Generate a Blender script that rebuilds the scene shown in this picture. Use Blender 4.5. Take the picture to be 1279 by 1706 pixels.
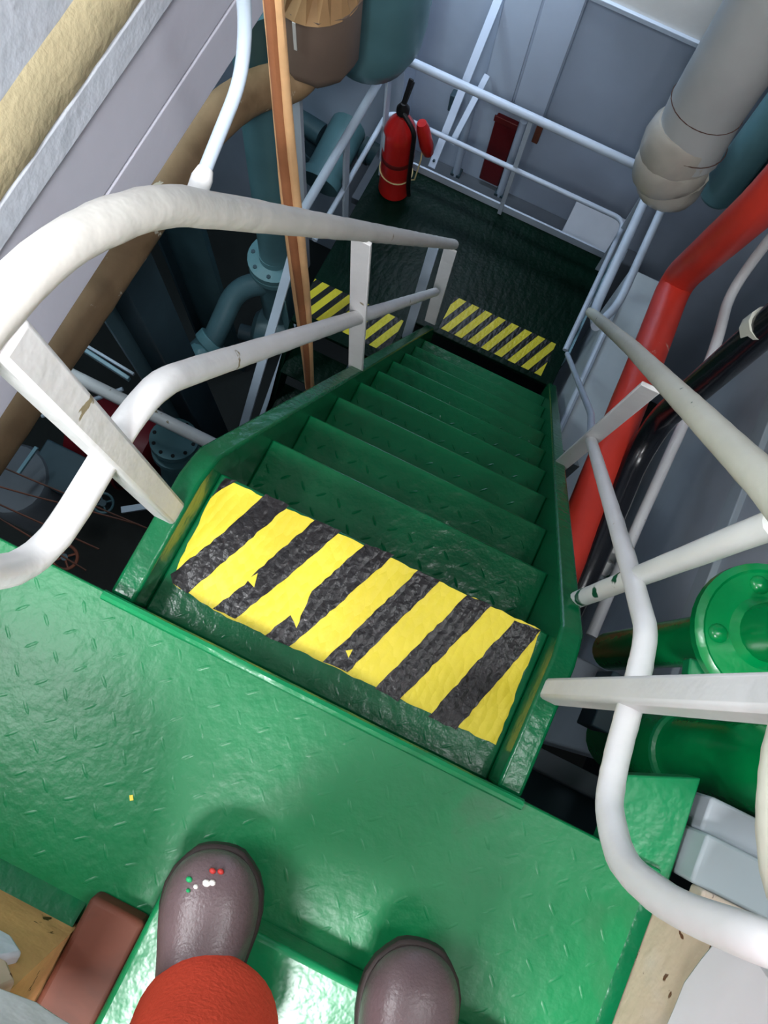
import bpy, bmesh, math, random
from mathutils import Vector, Matrix
random.seed(7)
for o in list(bpy.data.objects): bpy.data.objects.remove(o)
SC = bpy.context.scene
COL = SC.collection

# ------------------------------------------------------------------ camera
cam_data = bpy.data.cameras.new('camera')
cam = bpy.data.objects.new('camera', cam_data); COL.objects.link(cam)
cam_data.sensor_fit = 'HORIZONTAL'; cam_data.sensor_width = 36.0; cam_data.lens = 36.0 * 1280 / 1279
cam_data.clip_start = 0.02
cam.matrix_world = Matrix(((0.89754, -0.43882, 0.04303, 0.0262), (0.43690, 0.87195, -0.22098, 0.0309), (0.05945, 0.21714, 0.97433, 1.1694), (0, 0, 0, 1)))
SC.camera = cam

# ------------------------------------------------------------------ world, lamps, exposure
w = bpy.data.worlds.new('world'); SC.world = w; w.use_nodes = True
w.node_tree.nodes['Background'].inputs[0].default_value = (0.55, 0.65, 0.8, 1)
w.node_tree.nodes['Background'].inputs[1].default_value = 0.015
def area(name, loc, target, sx, sy, power, col):
    d = bpy.data.lights.new(name, 'AREA'); d.shape = 'RECTANGLE'; d.size = sx; d.size_y = sy
    d.energy = power; d.color = col
    o = bpy.data.objects.new(name, d); COL.objects.link(o); o.location = loc
    o.rotation_euler = (Vector(target) - Vector(loc)).to_track_quat('-Z', 'Y').to_euler()
    return o
area('ceiling_lamp_light', (-1.25, -0.24, 2.28), (-1.1, -0.20, 0), 0.9, 0.35, 50, (0.95, 0.98, 1.0))
area('doorway_lamp_light', (0.12, -1.12, 2.28), (0.05, -0.3, 0), 0.6, 0.3, 105, (0.97, 0.98, 1.0))
area('stairwell_fill_light', (0.95, 0.35, 2.28), (0.8, 0.35, 0), 0.35, 0.9, 25, (0.96, 0.98, 1.0))  # added fill light that brightens the duct face and left rail
area('bulkhead_lamp_light', (-0.8, 2.84, -0.42), (-0.75, 4.3, -2.2), 1.0, 0.16, 24, (0.78, 0.86, 1.0))
area('machinery_lamp_light', (-2.2, 1.4, 0.1), (-1.6, 1.2, -3.0), 0.9, 0.3, 26, (0.75, 0.92, 1.0))
SC.view_settings.view_transform = 'Standard'
SC.view_settings.look = 'None'
SC.view_settings.gamma = 1.0
SC.view_settings.use_curve_mapping = False
SC.view_settings.exposure = 0.08

# ------------------------------------------------------------------ materials
def lin(c):
    return tuple(((x / 255) / 12.92 if x / 255 <= .04045 else ((x / 255 + .055) / 1.055) ** 2.4) for x in c) + (1,)
MATS = {}
def paint(name, rgb, rough=.45, spec=.5, var=.12, vscale=6, bump=.25, bscale=60, chips=None, chips2=None, metal=0.0, coat=0.0, dirt=None, lug=None):
    """procedural painted surface: base colour, slow tone variation, brush / orange peel relief, chips of another colour"""
    m = bpy.data.materials.new(name); m.use_nodes = True
    nt = m.node_tree; N = nt.nodes; L = nt.links
    b = N['Principled BSDF']
    b.inputs['Roughness'].default_value = rough
    b.inputs['Specular IOR Level'].default_value = spec
    b.inputs['Metallic'].default_value = metal
    b.inputs['Coat Weight'].default_value = coat
    b.inputs['Coat Roughness'].default_value = .12
    tc = N.new('ShaderNodeTexCoord')
    def noise(scale, detail=4, dist=0.0):
        n = N.new('ShaderNodeTexNoise'); n.inputs['Scale'].default_value = scale
        n.inputs['Detail'].default_value = detail; n.inputs['Distortion'].default_value = dist
        L.new(tc.outputs['Object'], n.inputs['Vector']); return n
    def ramp(src, p0, p1, c0=(0, 0, 0, 1), c1=(1, 1, 1, 1)):
        r = N.new('ShaderNodeValToRGB'); r.color_ramp.elements[0].position = p0; r.color_ramp.elements[1].position = p1
        r.color_ramp.elements[0].color = c0; r.color_ramp.elements[1].color = c1
        L.new(src, r.inputs[0]); return r
    c = lin(rgb)
    hi = tuple(min(1, x * (1 + var)) for x in c[:3]) + (1,); lo = tuple(x * (1 - var) for x in c[:3]) + (1,)
    out = ramp(noise(vscale).outputs['Fac'], .3, .7, lo, hi).outputs[0]
    def over(out, col, scale, p, soft=.02, dist=.6):
        k = ramp(noise(scale, 5, dist).outputs['Fac'], p, p + soft)
        mx = N.new('ShaderNodeMix'); mx.data_type = 'RGBA'
        L.new(k.outputs[0], mx.inputs[0]); L.new(out, mx.inputs[6]); mx.inputs[7].default_value = lin(col)
        return mx.outputs[2]
    if dirt: out = over(out, dirt[0], dirt[1], dirt[2], .25)
    if chips: out = over(out, *chips)
    if chips2: out = over(out, *chips2)
    L.new(out, b.inputs['Base Color'])
    h = noise(bscale, 3).outputs['Fac']
    bp = N.new('ShaderNodeBump'); bp.inputs['Strength'].default_value = bump; bp.inputs['Distance'].default_value = .004
    L.new(h, bp.inputs['Height'])
    nrm = bp.outputs[0]
    if lug:
        v = N.new('ShaderNodeTexVoronoi'); v.inputs['Scale'].default_value = lug; v.inputs['Randomness'].default_value = .7
        mp = N.new('ShaderNodeMapping'); mp.inputs['Scale'].default_value = (1, .45, 1); mp.inputs['Rotation'].default_value = (0, 0, .5)
        L.new(tc.outputs['Object'], mp.inputs[0]); L.new(mp.outputs[0], v.inputs['Vector'])
        b2 = N.new('ShaderNodeBump'); b2.inputs['Strength'].default_value = .5; b2.inputs['Distance'].default_value = .004; b2.invert = True
        L.new(v.outputs['Distance'], b2.inputs['Height']); L.new(nrm, b2.inputs['Normal']); nrm = b2.outputs[0]
    L.new(nrm, b.inputs['Normal'])
    MATS[name] = m; return m
G = (8, 106, 60)
paint('deck_green', G, .36, .32, .10, 5, .35, 45, dirt=((52, 96, 66), 5, .60), chips=((175, 160, 60), 30, .80))
paint('stair_green', (7, 90, 53), .24, .33, .16, 7, .6, 40, dirt=((34, 78, 50), 6, .62))
paint('edge_green', (12, 118, 70), .30, .5, .12, 8, .5, 35, dirt=((30, 100, 60), 9, .62))
paint('pipe_green', (0, 140, 72), .22, .6, .10, 4, .35, 22)
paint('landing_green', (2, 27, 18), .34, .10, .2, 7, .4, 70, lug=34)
paint('yellow', (220, 201, 56), .45, .35, .06, 8, .25, 60, lug=75)
paint('black_paint', (27, 25, 27), .30, .4, .25, 12, .5, 90, lug=75)
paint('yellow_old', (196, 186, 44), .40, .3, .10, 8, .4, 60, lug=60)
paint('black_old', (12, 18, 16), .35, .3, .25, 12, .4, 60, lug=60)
paint('rail_white', (222, 222, 222), .42, .4, .05, 9, .45, 28, chips=((150, 138, 112), 18, .685))
paint('rail_taped', (208, 205, 198), .6, .3, .06, 9, .6, 24, chips=((150, 140, 120), 22, .74))
paint('rail_cream', (205, 205, 190), .5, .35, .06, 9, .45, 28, chips=((20, 80, 50), 15, .71))
paint('post_chipped', (222, 224, 222), .42, .4, .05, 9, .35, 28, chips=((18, 84, 58), 11, .60))
paint('rail_blue', (176, 190, 205), .42, .4, .05, 9, .3, 40)
paint('wall_pale', (176, 192, 212), .5, .35, .06, 3, .2, 20)
paint('panel_pale', (184, 200, 220), .45, .4, .04, 3, .15, 25)
paint('beam_white', (224, 226, 224), .55, .3, .06, 4, .3, 24, chips=((150, 140, 120), 8, .74))
paint('duct_white', (200, 200, 212), .55, .3, .05, 4, .3, 16)
paint('duct_rough', (208, 214, 224), .6, .3, .05, 8, .9, 30)
paint('foam', (212, 198, 160), .85, .1, .10, 12, .8, 50, chips=((150, 110, 60), 22, .76))
paint('brown_lagging', (158, 130, 98), .6, .3, .2, 6, .7, 16, chips=((225, 215, 195), 15, .68), dirt=((118, 94, 66), 4, .5))
paint('brown_cap', (122, 104, 92), .6, .3, .1, 5, .4, 14)
paint('pleat', (168, 132, 92), .6, .3, .15, 9, .3, 20)
paint('rope_orange', (224, 178, 130), .55, .3, .1, 14, .35, 60)
paint('rope_brown', (160, 104, 70), .6, .3, .12, 14, .35, 60)
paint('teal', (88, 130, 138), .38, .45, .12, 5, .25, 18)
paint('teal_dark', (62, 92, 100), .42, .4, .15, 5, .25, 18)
paint('slate', (54, 76, 86), .5, .35, .15, 4, .2, 18)
paint('teal_light', (120, 158, 172), .42, .4, .1, 4, .2, 18)
paint('silver_cloth', (178, 182, 180), .5, .35, .07, 5, .7, 8)
paint('silver_foil', (176, 172, 160), .30, .6, .1, 9, .9, 13, coat=.3)
paint('thread', (92, 66, 58), .7, .2)
paint('red_pipe', (204, 58, 44), .40, .45, .08, 6, .35, 20, chips=((225, 205, 190), 11, .70))
paint('black_pipe', (16, 18, 24), .22, .6, .2, 6, .3, 20)
paint('grey_wall', (186, 194, 202), .55, .3, .08, 3, .2, 12)
paint('grey_box', (176, 188, 194), .55, .3, .06, 4, .3, 16)
paint('grey_dark', (88, 96, 104), .6, .3, .12, 4, .25, 14)
paint('cream_wall', (206, 184, 160), .8, .2, .10, 5, .5, 30, chips=((104, 66, 44), 38, .64), chips2=((214, 205, 200), 3.2, .58, .16))
paint('foam_orange', (206, 160, 104), .85, .15, .15, 9, .8, 30, chips=((70, 62, 30), 30, .67))
paint('insul_smooth', (214, 210, 214), .6, .3, .05, 4, .3, 14)
paint('insul_white', (205, 208, 208), .75, .2, .06, 6, .9, 26)
paint('rust_brown', (104, 58, 42), .65, .3, .15, 6, .3, 20, dirt=((64, 42, 34), 7, .46))
paint('ext_red', (176, 28, 26), .28, .6, .06, 5, .08, 12, coat=.3)
paint('label_dark', (96, 26, 24), .45, .4)
paint('black_rubber', (12, 12, 14), .5, .4)
paint('label_white', (190, 196, 204), .5, .4)
paint('cord_cream', (206, 190, 140), .7, .2)
paint('locker_red', (92, 12, 16), .5, .4, .2, 5)
paint('drum_red', (110, 20, 30), .5, .4, .2, 4, .2, 10)
paint('coverall_red', (218, 76, 54), .85, .15, .07, 10, .4, 160)
paint('boot_leather', (92, 76, 78), .36, .5, .12, 14, .2, 220, chips=((215, 212, 205), 95, .80))
paint('boot_sole', (48, 40, 38), .6, .3)
paint('skin', (196, 150, 124), .55, .35, .05)
paint('helmet', (226, 226, 222), .35, .5, .03)
paint('spot_green', (30, 150, 90), .4, .4); paint('spot_red', (170, 50, 46), .4, .4); paint('spot_white', (225, 222, 215), .4, .4)
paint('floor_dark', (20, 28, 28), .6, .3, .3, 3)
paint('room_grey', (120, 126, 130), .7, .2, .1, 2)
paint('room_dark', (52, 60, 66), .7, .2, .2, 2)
paint('ceiling_white', (205, 208, 210), .7, .2, .05, 2)
m = bpy.data.materials.new('lamp_glow'); m.use_nodes = True
m.node_tree.nodes['Principled BSDF'].inputs['Emission Color'].default_value = (.92, .97, 1, 1)
m.node_tree.nodes['Principled BSDF'].inputs['Emission Strength'].default_value = 4
MATS['lamp_glow'] = m

# ------------------------------------------------------------------ mesh helpers
ORI = {}
def V(p): return Vector(p)
class MB:
    def __init__(s): s.v = []; s.f = []
    def add(s, vs, fs):
        k = len(s.v); s.v += [Vector(p) for p in vs]; s.f += [tuple(i + k for i in f) for f in fs]; return s
    def box(s, a, b):
        (x0, y0, z0), (x1, y1, z1) = a, b
        x0, x1 = sorted((x0, x1)); y0, y1 = sorted((y0, y1)); z0, z1 = sorted((z0, z1))
        return s.add([(x0, y0, z0), (x1, y0, z0), (x1, y1, z0), (x0, y1, z0), (x0, y0, z1), (x1, y0, z1), (x1, y1, z1), (x0, y1, z1)],
                     [(0, 3, 2, 1), (4, 5, 6, 7), (0, 1, 5, 4), (1, 2, 6, 5), (2, 3, 7, 6), (3, 0, 4, 7)])
    def bar(s, p, q, wx, wy, up=(0, 0, 1)):
        """rectangular bar from p to q, wx along the side direction, wy along the other"""
        p = V(p); q = V(q); d = (q - p).normalized(); u = V(up)
        a = d.cross(u)
        if a.length < 1e-3: a = d.cross(V((0, 1, 0)))
        a.normalize(); c = a.cross(d).normalized()
        vs = []
        for e in (p, q):
            for i, j in ((-1, -1), (1, -1), (1, 1), (-1, 1)): vs.append(e + a * i * wx / 2 + c * j * wy / 2)
        return s.add(vs, [(0, 3, 2, 1), (4, 5, 6, 7), (0, 1, 5, 4), (1, 2, 6, 5), (2, 3, 7, 6), (3, 0, 4, 7)])
    def prism(s, poly, axis, t0, t1):
        """polygon in the plane normal to axis ('x','y','z'), extruded from t0 to t1"""
        def mk(p, t): return {'x': (t, p[0], p[1]), 'y': (p[0], t, p[1]), 'z': (p[0], p[1], t)}[axis]
        n = len(poly)
        vs = [mk(p, t0) for p in poly] + [mk(p, t1) for p in poly]
        fs = [tuple(reversed(range(n))), tuple(range(n, 2 * n))] + [(i, (i + 1) % n, n + (i + 1) % n, n + i) for i in range(n)]
        return s.add(vs, fs)
    def tube(s, path, r, n=14, caps=True, jitter=0.0):
        P = [V(p) for p in path]; m = len(P)
        R = r if isinstance(r, (list, tuple)) else [r] * m
        T = []
        for i in range(m):
            a = P[max(0, i - 1)]; b = P[min(m - 1, i + 1)]; T.append((b - a).normalized())
        u = T[0].orthogonal().normalized(); vs = []
        for i in range(m):
            u = (u - T[i] * u.dot(T[i])).normalized(); w_ = T[i].cross(u)
            for k in range(n):
                a = 2 * math.pi * k / n; rr = R[i] * (1 + random.uniform(-jitter, jitter))
                vs.append(P[i] + (u * math.cos(a) + w_ * math.sin(a)) * rr)
        fs = []
        for i in range(m - 1):
            for k in range(n):
                fs.append((i * n + k, i * n + (k + 1) % n, (i + 1) * n + (k + 1) % n, (i + 1) * n + k))
        if caps: fs += [tuple(reversed(range(n))), tuple(range((m - 1) * n, m * n))]
        return s.add(vs, fs)
    def lathe(s, base, axis, prof, n=24):
        """prof: (radius, height along axis) pairs"""
        base = V(base); ax = V(axis).normalized(); u = ax.orthogonal().normalized(); w_ = ax.cross(u); vs = []
        for r, h in prof:
            for k in range(n):
                a = 2 * math.pi * k / n; vs.append(base + ax * h + (u * math.cos(a) + w_ * math.sin(a)) * max(r, 1e-4))
        fs = []
        for i in range(len(prof) - 1):
            for k in range(n): fs.append((i * n + k, i * n + (k + 1) % n, (i + 1) * n + (k + 1) % n, (i + 1) * n + k))
        fs += [tuple(reversed(range(n))), tuple(range((len(prof) - 1) * n, len(prof) * n))]
        return s.add(vs, fs)
    def ball(s, c, rx, ry, rz, n=16, m=10):
        vs = []; fs = []
        for i in range(m + 1):
            th = math.pi * i / m
            for k in range(n):
                a = 2 * math.pi * k / n
                vs.append((c[0] + rx * max(math.sin(th), .002) * math.cos(a), c[1] + ry * max(math.sin(th), .002) * math.sin(a), c[2] - rz * math.cos(th)))
        for i in range(m):
            for k in range(n): fs.append((i * n + k, i * n + (k + 1) % n, (i + 1) * n + (k + 1) % n, (i + 1) * n + k))
        return s.add(vs, fs)
    def torus(s, c, axis, R, r, n=24, m=8):
        ax = V(axis).normalized(); u = ax.orthogonal().normalized(); w_ = ax.cross(u)
        vs = []; fs = []
        for i in range(n):
            a = 2 * math.pi * i / n; d = u * math.cos(a) + w_ * math.sin(a)
            for k in range(m):
                b = 2 * math.pi * k / m; vs.append(V(c) + d * (R + r * math.cos(b)) + ax * r * math.sin(b))
        for i in range(n):
            for k in range(m): fs.append((i * m + k, ((i + 1) % n) * m + k, ((i + 1) % n) * m + (k + 1) % m, i * m + (k + 1) % m))
        return s.add(vs, fs)
    def build(s, name, mat, parent=None, bevel=0.0, seg=2, smooth=True, world=True, sub=0):
        o0 = ORI.get(parent, V((0, 0, 0))) if world else V((0, 0, 0))
        me = bpy.data.meshes.new(name)
        me.from_pydata([tuple(v - o0) for v in s.v], [], s.f)
        bm = bmesh.new(); bm.from_mesh(me); bmesh.ops.recalc_face_normals(bm, faces=bm.faces); bm.to_mesh(me); bm.free()
        me.materials.append(MATS[mat])
        if smooth:
            me.polygons.foreach_set('use_smooth', [True] * len(me.polygons)); me.set_sharp_from_angle(angle=math.radians(38))
        o = bpy.data.objects.new(name, me); COL.objects.link(o)
        if parent is not None: o.parent = parent
        ORI[o] = o0
        if bevel:
            b = o.modifiers.new('bevel', 'BEVEL'); b.width = bevel; b.segments = seg; b.limit_method = 'ANGLE'; b.angle_limit = math.radians(40)
        if sub:
            b = o.modifiers.new('subdivision', 'SUBSURF'); b.levels = sub; b.render_levels = sub
        return o
def arc(pts, r=.06, k=6):
    """polyline with rounded corners"""
    P = [V(p) for p in pts]; out = [P[0]]
    for i in range(1, len(P) - 1):
        a = P[i - 1] - P[i]; b = P[i + 1] - P[i]; d = min(r, a.length * .48, b.length * .48)
        A = P[i] + a.normalized() * d; B = P[i] + b.normalized() * d
        for j in range(k + 1):
            t = j / k; out.append(A * (1 - t) ** 2 + P[i] * 2 * t * (1 - t) + B * t * t)
    out.append(P[-1]); return out
def dense(pts, step=.05):
    out = [V(pts[0])]
    for a, b in zip(pts, pts[1:]):
        a = V(a); b = V(b); n = max(1, int((b - a).length / step))
        for j in range(1, n + 1): out.append(a.lerp(b, j / n))
    return out
def tag(o, label=None, cat=None, group=None, kind=None):
    if label: o['label'] = label
    if cat: o['category'] = cat
    if group: o['group'] = group
    if kind: o['kind'] = kind
    return o
def thing(name, loc, label, cat, group=None):
    o = bpy.data.objects.new(name, None); COL.objects.link(o); o.location = loc; o.empty_display_size = .05
    ORI[o] = V(loc); return tag(o, label, cat, group)
def copy_part(o, delta, parent):
    c = o.copy(); COL.objects.link(c); c.parent = parent; c.location = V(o.location) + V(delta); ORI[c] = ORI[o] + V(delta); return c
def clip(poly, x0, x1, y0, y1):
    def half(p, f):
        out = []
        for i in range(len(p)):
            a, b = p[i - 1], p[i]; fa, fb = f(a), f(b)
            if fa >= 0 and fb >= 0: out.append(b)
            elif fa >= 0 or fb >= 0:
                t = fa / (fa - fb); c = (a[0] + (b[0] - a[0]) * t, a[1] + (b[1] - a[1]) * t)
                out.append(c)
                if fb >= 0: out.append(b)
        return out
    for f in (lambda p: p[0] - x0, lambda p: x1 - p[0], lambda p: p[1] - y0, lambda p: y1 - p[1]):
        if poly: poly = half(poly, f)
    return poly
def xy(*pts): return [(p[0], p[1]) for p in pts]
def rough_edge(poly, amp=.0016, step=.012):
    out = []
    for i in range(len(poly)):
        a = V(poly[i]).to_3d(); b = V(poly[(i + 1) % len(poly)]).to_3d(); n = max(1, int((b - a).length / step)); d = (b - a).normalized(); nn = V((-d.y, d.x, 0))
        for j in range(n):
            p = a.lerp(b, j / n)
            if j: p += nn * random.uniform(-amp, amp)
            out.append((p.x, p.y))
    return out

# ------------------------------------------------------------------ the setting
RISE, RUN, Y1, Z1, H = .2244, .1497, .2588, .1155, .31
ZL = -Z1 - 10 * RISE                                           # landing level
# upper deck plate
floor = MB().prism([(-1.6, -.41), (.566, -.41), (.566, 0), (-1.6, 0)], 'z', -.03, 0).build('floor', 'deck_green', None, .003)
tag(floor, 'glossy green chequer plate deck at the top of the stairs', kind='structure')
MB().tube(dense([(-.345, -.006, .002), (.345, -.006, .002)], .04), .008, 8, jitter=.06).build('edge_bead', 'edge_green', floor)
MB().box((-.345, -.012, -.16), (.345, -.002, -.002)).build('edge_plate', 'stair_green', floor)
MB().prism([(-.413, 0), (-.383, .0), (-.392, .006), (-.413, .014)], 'x', -1.6, -.150).build('weld_fillet', 'stair_green', floor)
MB().prism([(.566, 0), (.552, .0), (.559, .005), (.566, .016)], 'y', -.41, -.03).build('weld_fillet', 'stair_green', floor)
def lugs(x0, x1, y0, y1, z, step=.040, ln=.026, wd=.0062, hg=.0010, rot=.0):
    """raised tear-drop lugs of chequer plate, alternate ones turned by a right angle"""
    mb = MB(); nx = int((x1 - x0) / step); ny = int((y1 - y0) / step)
    for i in range(nx + 1):
        for j in range(ny + 1):
            x = x0 + (i + .5) * step; y = y0 + (j + .5) * step
            if x > x1 - .012 or y > y1 - .012: continue
            a = (math.radians(42) if (i + j) % 2 else math.radians(-48)) + rot + random.uniform(-.12, .12)
            ca, sa = math.cos(a), math.sin(a); vs = []
            for u, v, h in ((-1, 0, 0), (-.5, -1, 0), (.5, -1, 0), (1, 0, 0), (.5, 1, 0), (-.5, 1, 0), (-.45, 0, 1), (.45, 0, 1)):
                px, py = u * ln / 2, v * wd / 2; vs.append((x + px * ca - py * sa, y + px * sa + py * ca, z + h * hg - .0002))
            mb.add(vs, [(0, 1, 6), (1, 2, 7, 6), (2, 3, 7), (3, 4, 7), (4, 5, 6, 7), (5, 0, 6)])
    return mb
tag(lugs(-.62, .54, -.375, -.02, 0).build('plate_lugs', 'deck_green', floor), 'raised lugs of the chequer plate', kind='stuff')
MB().prism(xy((-0.1682, -0.2361, 0), (-0.1641, -0.2332, 0), (-0.1597, -0.2392, 0), (-0.1638, -0.242, 0)), 'z', 0, .0012).build('paint_chip', 'yellow', floor)
# deck tongue to the right of the stair opening
t_ = MB().prism(xy((0.4772, -0.0055, -0.02), (0.4759, 0.1012, -0.02), (0.5793, 0.1459, -0.02), (0.5873, -0.0197, -0.02)), 'z', -.06, -.012).build('floor_patch', 'edge_green', None, .003)
tag(t_, 'green painted deck strip right of the stair opening', kind='structure')
# door platform under the boots
pl = MB().prism([(-.060, -1.3), (.9, -1.3), (.9, -.297), (-.060, -.297)], 'z', .0, .07).build('floor_sill', 'edge_green', None, .008, 3)
tag(pl, 'raised shiny green doorway step under the boots', kind='structure')
# wall behind, left of the doorway, with its insulation
wb = MB().box((-1.6, -.55, -.3), (-.145, -.412, .62)).build('wall_back', 'foam_orange', None)
tag(wb, 'low orange and white insulated wall left of the green step', kind='structure')
MB().prism(rough_edge([(-1.6, .34), (-.20, .335), (-.10, .318), (-.04, .325), (-.05, .60), (-.12, .64), (-1.6, .64)], .005, .025), 'y', -.55, -.362).build('insulation_cover', 'insul_white', wb, .012)
MB().prism(rough_edge([(-.45, .15), (-.19, .14), (-.163, .165), (-.18, .205), (-.45, .22)], .003, .02), 'y', -.42, -.400).build('insulation_flap', 'duct_rough', wb, .005)
MB().prism(rough_edge([(-.30, .225), (-.165, .215), (-.14, .245), (-.15, .30), (-.30, .31)], .003, .02), 'y', -.42, -.392).build('insulation_flap', 'cream_wall', wb, .005)
fr = MB().box((-.143, -1.2, 0), (-.0605, -.358, .040)).build('trim_1', 'rust_brown', None, .008, 3)
tag(fr, 'rusty brown steel threshold beside the green doorway step', kind='structure')
# cream insulated wall on the right
wr = MB().box((.568, -1.3, -.05), (.72, -.03, 2.4)).build('wall_right', 'cream_wall', None, .004)
tag(wr, 'cream and white flaking insulated wall at the right', kind='structure')
MB().box((.60, -.028, .02), (1.5, .004, .06)).build('ledge', 'cream_wall', wr, .004)
MB().prism(rough_edge([(-1.3, .13), (-.30, .12), (-.20, .15), (-.10, .16), (-.031, .20), (-.031, 2.3), (-1.3, 2.3)], .006, .03), 'x', .560, .60).build('insulation_cover', 'insul_smooth', wr, .006)
lg = MB().box((.592, .004, -.06), (1.5, .075, .035)).build('trim_2', 'grey_box', None, .005)
tag(lg, 'pale grey steel coaming bar beside the cream wall', kind='structure')
lg = MB().box((.60, .075, -.08), (1.5, .128, -.005)).build('trim_3', 'grey_wall', None, .005)
tag(lg, 'grey deck ledge behind the second green pipe', kind='structure')
# landing
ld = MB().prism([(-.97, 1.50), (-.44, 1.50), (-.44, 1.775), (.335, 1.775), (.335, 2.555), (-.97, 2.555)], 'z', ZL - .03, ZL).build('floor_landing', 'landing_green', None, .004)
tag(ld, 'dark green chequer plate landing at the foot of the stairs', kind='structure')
MB().box((-.97, 2.555, ZL - .09), (.335, 2.565, ZL + .045)).build('toe_plate', 'rail_blue', ld)
MB().box((.335, 1.95, ZL - .09), (.345, 2.565, ZL + .045)).build('toe_plate', 'teal_light', ld)
def hazard(x0, x1, y0, y1, z, period, wd, shear, parent, ph=0):
    MB().prism([(x0, y0), (x1, y0), (x1, y1), (x0, y1)], 'z', z, z + .0008).build('black_marking', 'black_old', parent)
    k = -4
    while True:
        a = x0 + ph + k * period; k += 1
        if a > x1: break
        p = clip([(a, y0), (a + wd, y0), (a + wd + shear, y1), (a + shear, y1)], x0, x1, y0, y1)
        if len(p) >= 3: MB().prism(p, 'z', z + .0009, z + .0018).build('yellow_stripe', 'yellow_old', parent)
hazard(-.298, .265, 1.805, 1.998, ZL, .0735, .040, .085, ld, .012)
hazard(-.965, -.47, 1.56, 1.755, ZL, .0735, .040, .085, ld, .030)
# far bulkhead
wf = MB().box((-3.4, 3.15, -4.6), (1.9, 3.25, 2.4)).build('wall_far', 'wall_pale', None)
tag(wf, 'pale blue painted steel bulkhead beyond the landing', kind='structure')
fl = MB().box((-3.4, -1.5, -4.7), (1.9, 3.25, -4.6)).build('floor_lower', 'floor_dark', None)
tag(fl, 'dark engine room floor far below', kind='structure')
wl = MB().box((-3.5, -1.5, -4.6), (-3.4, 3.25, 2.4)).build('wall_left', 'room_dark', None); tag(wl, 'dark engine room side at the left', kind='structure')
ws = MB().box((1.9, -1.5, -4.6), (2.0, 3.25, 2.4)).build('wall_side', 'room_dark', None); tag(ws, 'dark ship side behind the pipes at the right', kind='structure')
wd_ = MB().box((-3.4, -1.5, -4.6), (1.9, -1.4, 2.4)).build('wall_door', 'room_grey', None); tag(wd_, 'grey wall behind the doorway', kind='structure')
ce = MB().box((-3.5, -1.5, 2.4), (2.0, 3.25, 2.5)).build('ceiling', 'ceiling_white', None); tag(ce, 'white deckhead above the stairwell', kind='structure')

# ------------------------------------------------------------------ the stairs
st = thing('ship_stairs', (0, .9, ZL), 'steep green steel stairs running down to the dark landing', 'stairs')
def slope_z(y): return -Z1 - (y - Y1) * RISE / RUN
def stringer(xa, xb):
    up = .040
    prof = [(0.0, -.035), (.215, -.035), (.25, -.050), (.275, slope_z(.275) + up + .035)]
    prof += [(1.752, slope_z(1.752) + up + .035), (1.775, ZL + .01), (1.775, ZL - .10), (1.70, slope_z(1.70) - .14), (.17, -.25), (0, -.25)]
    return MB().prism(prof, 'x', xa, xb)
stringer(-.350, -H).build('stringer', 'stair_green', st, .006, 3)
stringer(H, .350).build('stringer', 'stair_green', st, .006, 3)
tr = MB().box((-H, -.001, -Z1 - .010), (H, Y1, -Z1)).box((-H, Y1 - .010, -Z1 - .04), (H, Y1, -Z1 - .009)).build('tread', 'stair_green', st, .004)
BT = xy
ye = rough_edge(BT((-0.2991, 0.2532, -0.1155), (0.294, 0.2579, -0.1155), (0.3007, 0.056, -0.1155), (-0.2083, 0.047, -0.1155), (-0.2904, 0.0561, -0.1155), (-0.2972, 0.0862, -0.1155), (-0.3045, 0.202, -0.1155)))
MB().prism(ye, 'z', -Z1, -Z1 + .0008).build('yellow_marking', 'yellow', tr)
for poly in (
    BT((-0.2991, 0.2532, -0.1155), (-0.2789, 0.2586, -0.1155), (-0.2954, 0.2337, -0.1155), (-0.3049, 0.2089, -0.1155)),
    BT((-0.2244, 0.2601, -0.1155), (-0.1805, 0.2598, -0.1155), (-0.2602, 0.0522, -0.1155), (-0.2904, 0.0561, -0.1155), (-0.3004, 0.0678, -0.1155), (-0.2601, 0.1605, -0.1155)),
    BT((-0.1289, 0.2576, -0.1155), (-0.0813, 0.2605, -0.1155), (-0.1252, 0.1493, -0.1155), (-0.171, 0.05, -0.1155), (-0.2114, 0.0487, -0.1155), (-0.1832, 0.1059, -0.1155), (-0.178, 0.1298, -0.1155)),
    BT((-0.0337, 0.2588, -0.1155), (0.0178, 0.2626, -0.1155), (-0.0517, 0.0912, -0.1155), (-0.0709, 0.0492, -0.1155), (-0.1142, 0.0474, -0.1155), (-0.0926, 0.0952, -0.1155), (-0.0738, 0.0803, -0.1155), (-0.0789, 0.1464, -0.1155)),
    BT((0.0654, 0.2577, -0.1155), (0.1066, 0.2587, -0.1155), (0.0334, 0.0539, -0.1155), (-0.0101, 0.0509, -0.1155)),
    BT((0.158, 0.257, -0.1155), (0.2022, 0.2585, -0.1155), (0.1281, 0.0479, -0.1155), (0.0854, 0.0505, -0.1155)),
    BT((0.2472, 0.2527, -0.1155), (0.294, 0.2579, -0.1155), (0.2326, 0.0492, -0.1155), (0.1824, 0.0479, -0.1155))):
    MB().prism(rough_edge(poly, .0014, .010), 'z', -Z1 + .0009, -Z1 + .0018).build('black_stripe', 'black_paint', tr)
for poly in (BT((-0.1839, 0.1156, -0.1155), (-0.1731, 0.1333, -0.1155), (-0.1671, 0.1094, -0.1155)), BT((0.0152, 0.0837, -0.1155), (0.0249, 0.0907, -0.1155), (0.0248, 0.0755, -0.1155))):
    MB().prism(poly, 'z', -Z1 + .0019, -Z1 + .0024).build('yellow_chip', 'yellow', tr)
lg = lugs(-H, H, 0.0, .06, -Z1).build('plate_lugs', 'stair_green', tr); tag(lg, kind='stuff')
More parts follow.
